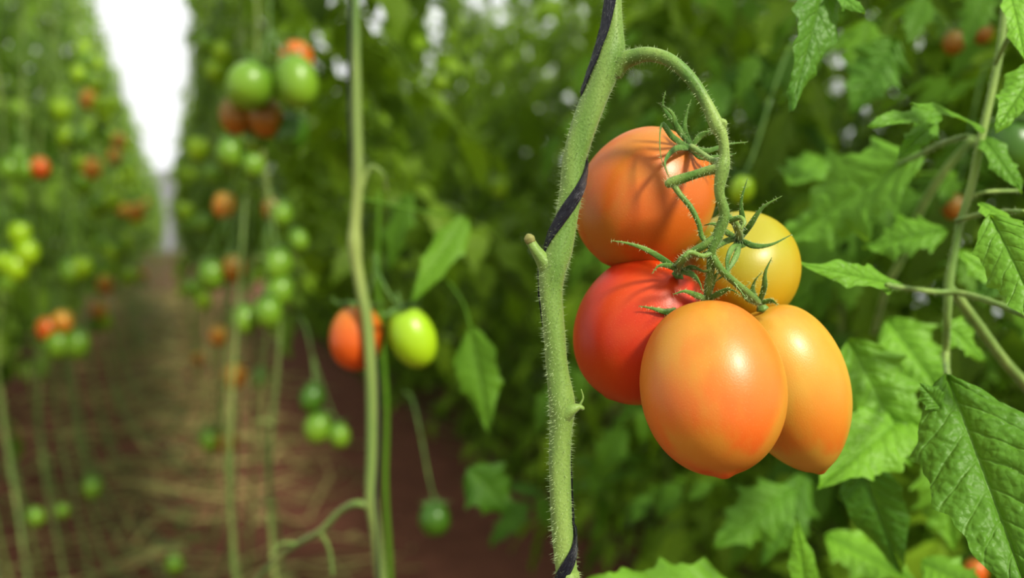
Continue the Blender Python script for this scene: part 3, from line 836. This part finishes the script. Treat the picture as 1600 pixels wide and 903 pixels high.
def cluster(items, parent=None, where="hanging on its vine", attach=None):
    tops = []
    for it in items:
        px, py, d, r, k = it[:5]
        up = Vector(it[5]) if len(it) > 5 else Vector((random.uniform(-.3, .3), random.uniform(-.2, .2), 1))
        el = it[6] if len(it) > 6 else 1.0
        M = orient(at(px, py, d), up, random.uniform(0, 6), S(r, d)) @ Matrix.Diagonal((1, 1, el, 1))
        o = add("tomato", UM[k], None, M)
        meta(o, NM[k] + " " + where, "tomato", "small tomatoes on the vines")
        if r >= 15:
            c = bpy.data.objects.new("calyx", CALM); COL.objects.link(c); c.parent = o
        tops.append(M @ Vector((0, 0, 1.3)))
    cen = sum(tops, Vector()) / len(tops)
    if parent is None:
        lat = cen.dot(RN); t = cen.dot(RD)
        best = min(PL, key=lambda q: (q[0] - lat) ** 2 + (q[1] - t) ** 2)
        parent = best[2]; a = row(best[0], best[1], max(p.z for p in tops) + .12)
    else:
        a = attach
    if (a - cen).length > .2:
        dv = (a - cen); dv.z = 0
        a = cen + dv.normalized() * .07 + Vector((0, 0, .13))
    mb = MB()
    mid = cen.lerp(a, .4) + Vector((0, 0, .02))
    tube(mb, [a, a.lerp(mid, .5) + Vector((0, 0, .02)), mid], [.001, .0013, .0014], 6, 4)
    for p in tops: tube(mb, [mid, mid.lerp(p, .6) + Vector((0, 0, -.005)), p], [.0014, .0013, .0013], 6, 3)
    add("truss_stalk", mb.mesh("truss_stalk", M_sepal), parent)

cluster([(557, 527, .885, 42, 'R', (.05, .15, 1), 1.04), (645, 527, .87, 36, 'Y', (-.38, 0, 1), 1.16)], plantD, "hanging from a slender stem", attach=at(585, 440, .865))
cluster([(391, 134, 1.22, 38, 'G', (.5, .2, 1), .85), (463, 127, 1.22, 34, 'G', (-.3, .2, 1), 1.1), (368, 180, 1.27, 26, 'B'), (414, 182, 1.27, 28, 'B'), (455, 207, 1.28, 26, 'D'), (462, 95, 1.3, 28, 'R'), (398, 218, 1.3, 18, 'G')], None, "in a cluster on a tall vine")
for cl in [
    [(434, 413, 1.6, 23, 'G'), (437, 455, 1.6, 22, 'G'), (418, 488, 1.58, 22, 'G'), (382, 499, 1.6, 20, 'G')],
    [(330, 430, 1.8, 21, 'G'), (366, 418, 1.8, 20, 'B')],
    [(487, 622, 1.5, 19, 'D'), (496, 668, 1.5, 21, 'G'), (530, 680, 1.5, 17, 'G')],
    [(328, 687, 2.2, 16, 'G'), (354, 688, 2.2, 17, 'B')],
    [(367, 586, 2.1, 18, 'P')], [(407, 590, 2.1, 13, 'D')], [(342, 524, 2.3, 14, 'P')],
    [(679, 811, 1.25, 25, 'D', (0, 0, 1), .9)],
    [(358, 240, 1.5, 21, 'G'), (395, 258, 1.5, 18, 'G'), (310, 232, 2.0, 17, 'Y'), (330, 270, 2.0, 14, 'G'), (392, 215, 1.5, 20, 'G')],
    [(350, 320, 1.9, 18, 'P'), (318, 348, 2.2, 13, 'G'), (440, 335, 1.6, 17, 'G'), (425, 325, 1.65, 16, 'B'), (466, 376, 1.6, 16, 'G')],
    [(345, 80, 2.1, 14, 'Y'), (335, 110, 2.1, 14, 'Y'), (320, 65, 2.1, 12, 'G')],
    [(410, 580, 2.4, 10, 'G')], [(310, 560, 3.5, 9, 'P')], [(300, 450, 2.6, 13, 'G'), (318, 470, 2.6, 12, 'Y')], [(290, 330, 2.8, 13, 'Y'), (300, 350, 2.8, 11, 'G')],
    [(25, 418, 2.2, 20, 'Y'), (42, 396, 2.2, 19, 'Y'), (30, 366, 2.2, 18, 'Y'), (8, 412, 2.2, 17, 'Y'), (14, 440, 2.2, 15, 'G')],
    [(110, 425, 2.5, 19, 'G'), (128, 418, 2.5, 17, 'Y')],
    [(74, 514, 2.4, 17, 'R'), (98, 502, 2.4, 16, 'P'), (90, 538, 2.4, 20, 'G'), (120, 538, 2.4, 20, 'G')],
    [(140, 155, 2.7, 14, 'P'), (156, 163, 2.7, 13, 'Y'), (150, 132, 2.7, 11, 'Y')],
    [(128, 256, 2.7, 15, 'Y'), (143, 262, 2.7, 15, 'P')],
    [(62, 262, 2.4, 15, 'R'), (40, 266, 2.4, 17, 'G'), (16, 264, 2.4, 17, 'G'), (30, 245, 2.4, 14, 'G')],
    [(176, 312, 3.1, 15, 'Y'), (212, 331, 3.6, 13, 'P'), (186, 220, 3.8, 11, 'P')],
    [(200, 432, 3.8, 12, 'Y'), (180, 290, 3.6, 10, 'Y')], [(160, 380, 3.4, 12, 'G'), (172, 395, 3.4, 11, 'Y')],
    [(143, 762, 2.6, 15, 'G')], [(55, 807, 2.3, 14, 'G')], [(97, 797, 2.5, 11, 'G')], [(272, 881, 2.2, 14, 'G')],
    [(1160, 296, .95, 19, 'Y')], [(1490, 66, 1.05, 17, 'B'), (1536, 52, 1.05, 15, 'B')],
    [(1580, 235, .75, 40, 'D')], [(1490, 322, .95, 18, 'B')], [(1525, 892, .9, 18, 'R')],
    [(780, 293, 2.0, 14, 'Y')], [(688, 130, 2.2, 12, 'Y')],
]:
    cluster(cl)
rnd = random.Random(11)
for k in range(40):
    t = rnd.uniform(3.2, 12)
    left = rnd.random() < .6
    base = row(-.27 if left else .07, t, rnd.uniform(.7, 1.9))
    for q in range(3):
        c = base + Vector((rnd.uniform(-.05, .05), rnd.uniform(-.05, .05), rnd.uniform(-.06, .06)))
        kk = rnd.choice("GGGGYYYYYP")
        o = add("tomato", UM[kk], None, orient(c, (rnd.uniform(-.3, .3), 0, 1), 0, .031))
        meta(o, NM[kk] + " among leaves beside the path", "tomato", "small tomatoes on the vines")

# ================================================================== LIGHT + CAMERA
wd = bpy.data.worlds.new("World"); scene.world = wd; wd.use_nodes = True
bg = wd.node_tree.nodes['Background']
bg.inputs[0].default_value = (.96, .98, 1, 1); bg.inputs[1].default_value = .86
sl = bpy.data.lights.new("sun", 'SUN'); sl.energy = 4.8; sl.angle = math.radians(8); sl.color = (1, .95, .84)
so = bpy.data.objects.new("sun", sl); COL.objects.link(so)
so.rotation_euler = Vector((.50, -.58, .68)).to_track_quat('Z', 'Y').to_euler()
so.location = (2, -2, 3)
cam = bpy.data.cameras.new("camera"); co = bpy.data.objects.new("camera", cam); COL.objects.link(co)
co.location = (0, 0, CAMH); co.rotation_euler = (math.radians(90) - PITCH, 0, 0)
cam.sensor_width = 36; cam.lens = F / 1600 * 36; cam.clip_start = .02
cam.dof.use_dof = True; cam.dof.focus_distance = .412; cam.dof.aperture_fstop = 5.0
scene.camera = co
scene.view_settings.view_transform = 'Standard'
try: scene.view_settings.look = 'Medium High Contrast'
except Exception as e: print("look", e)
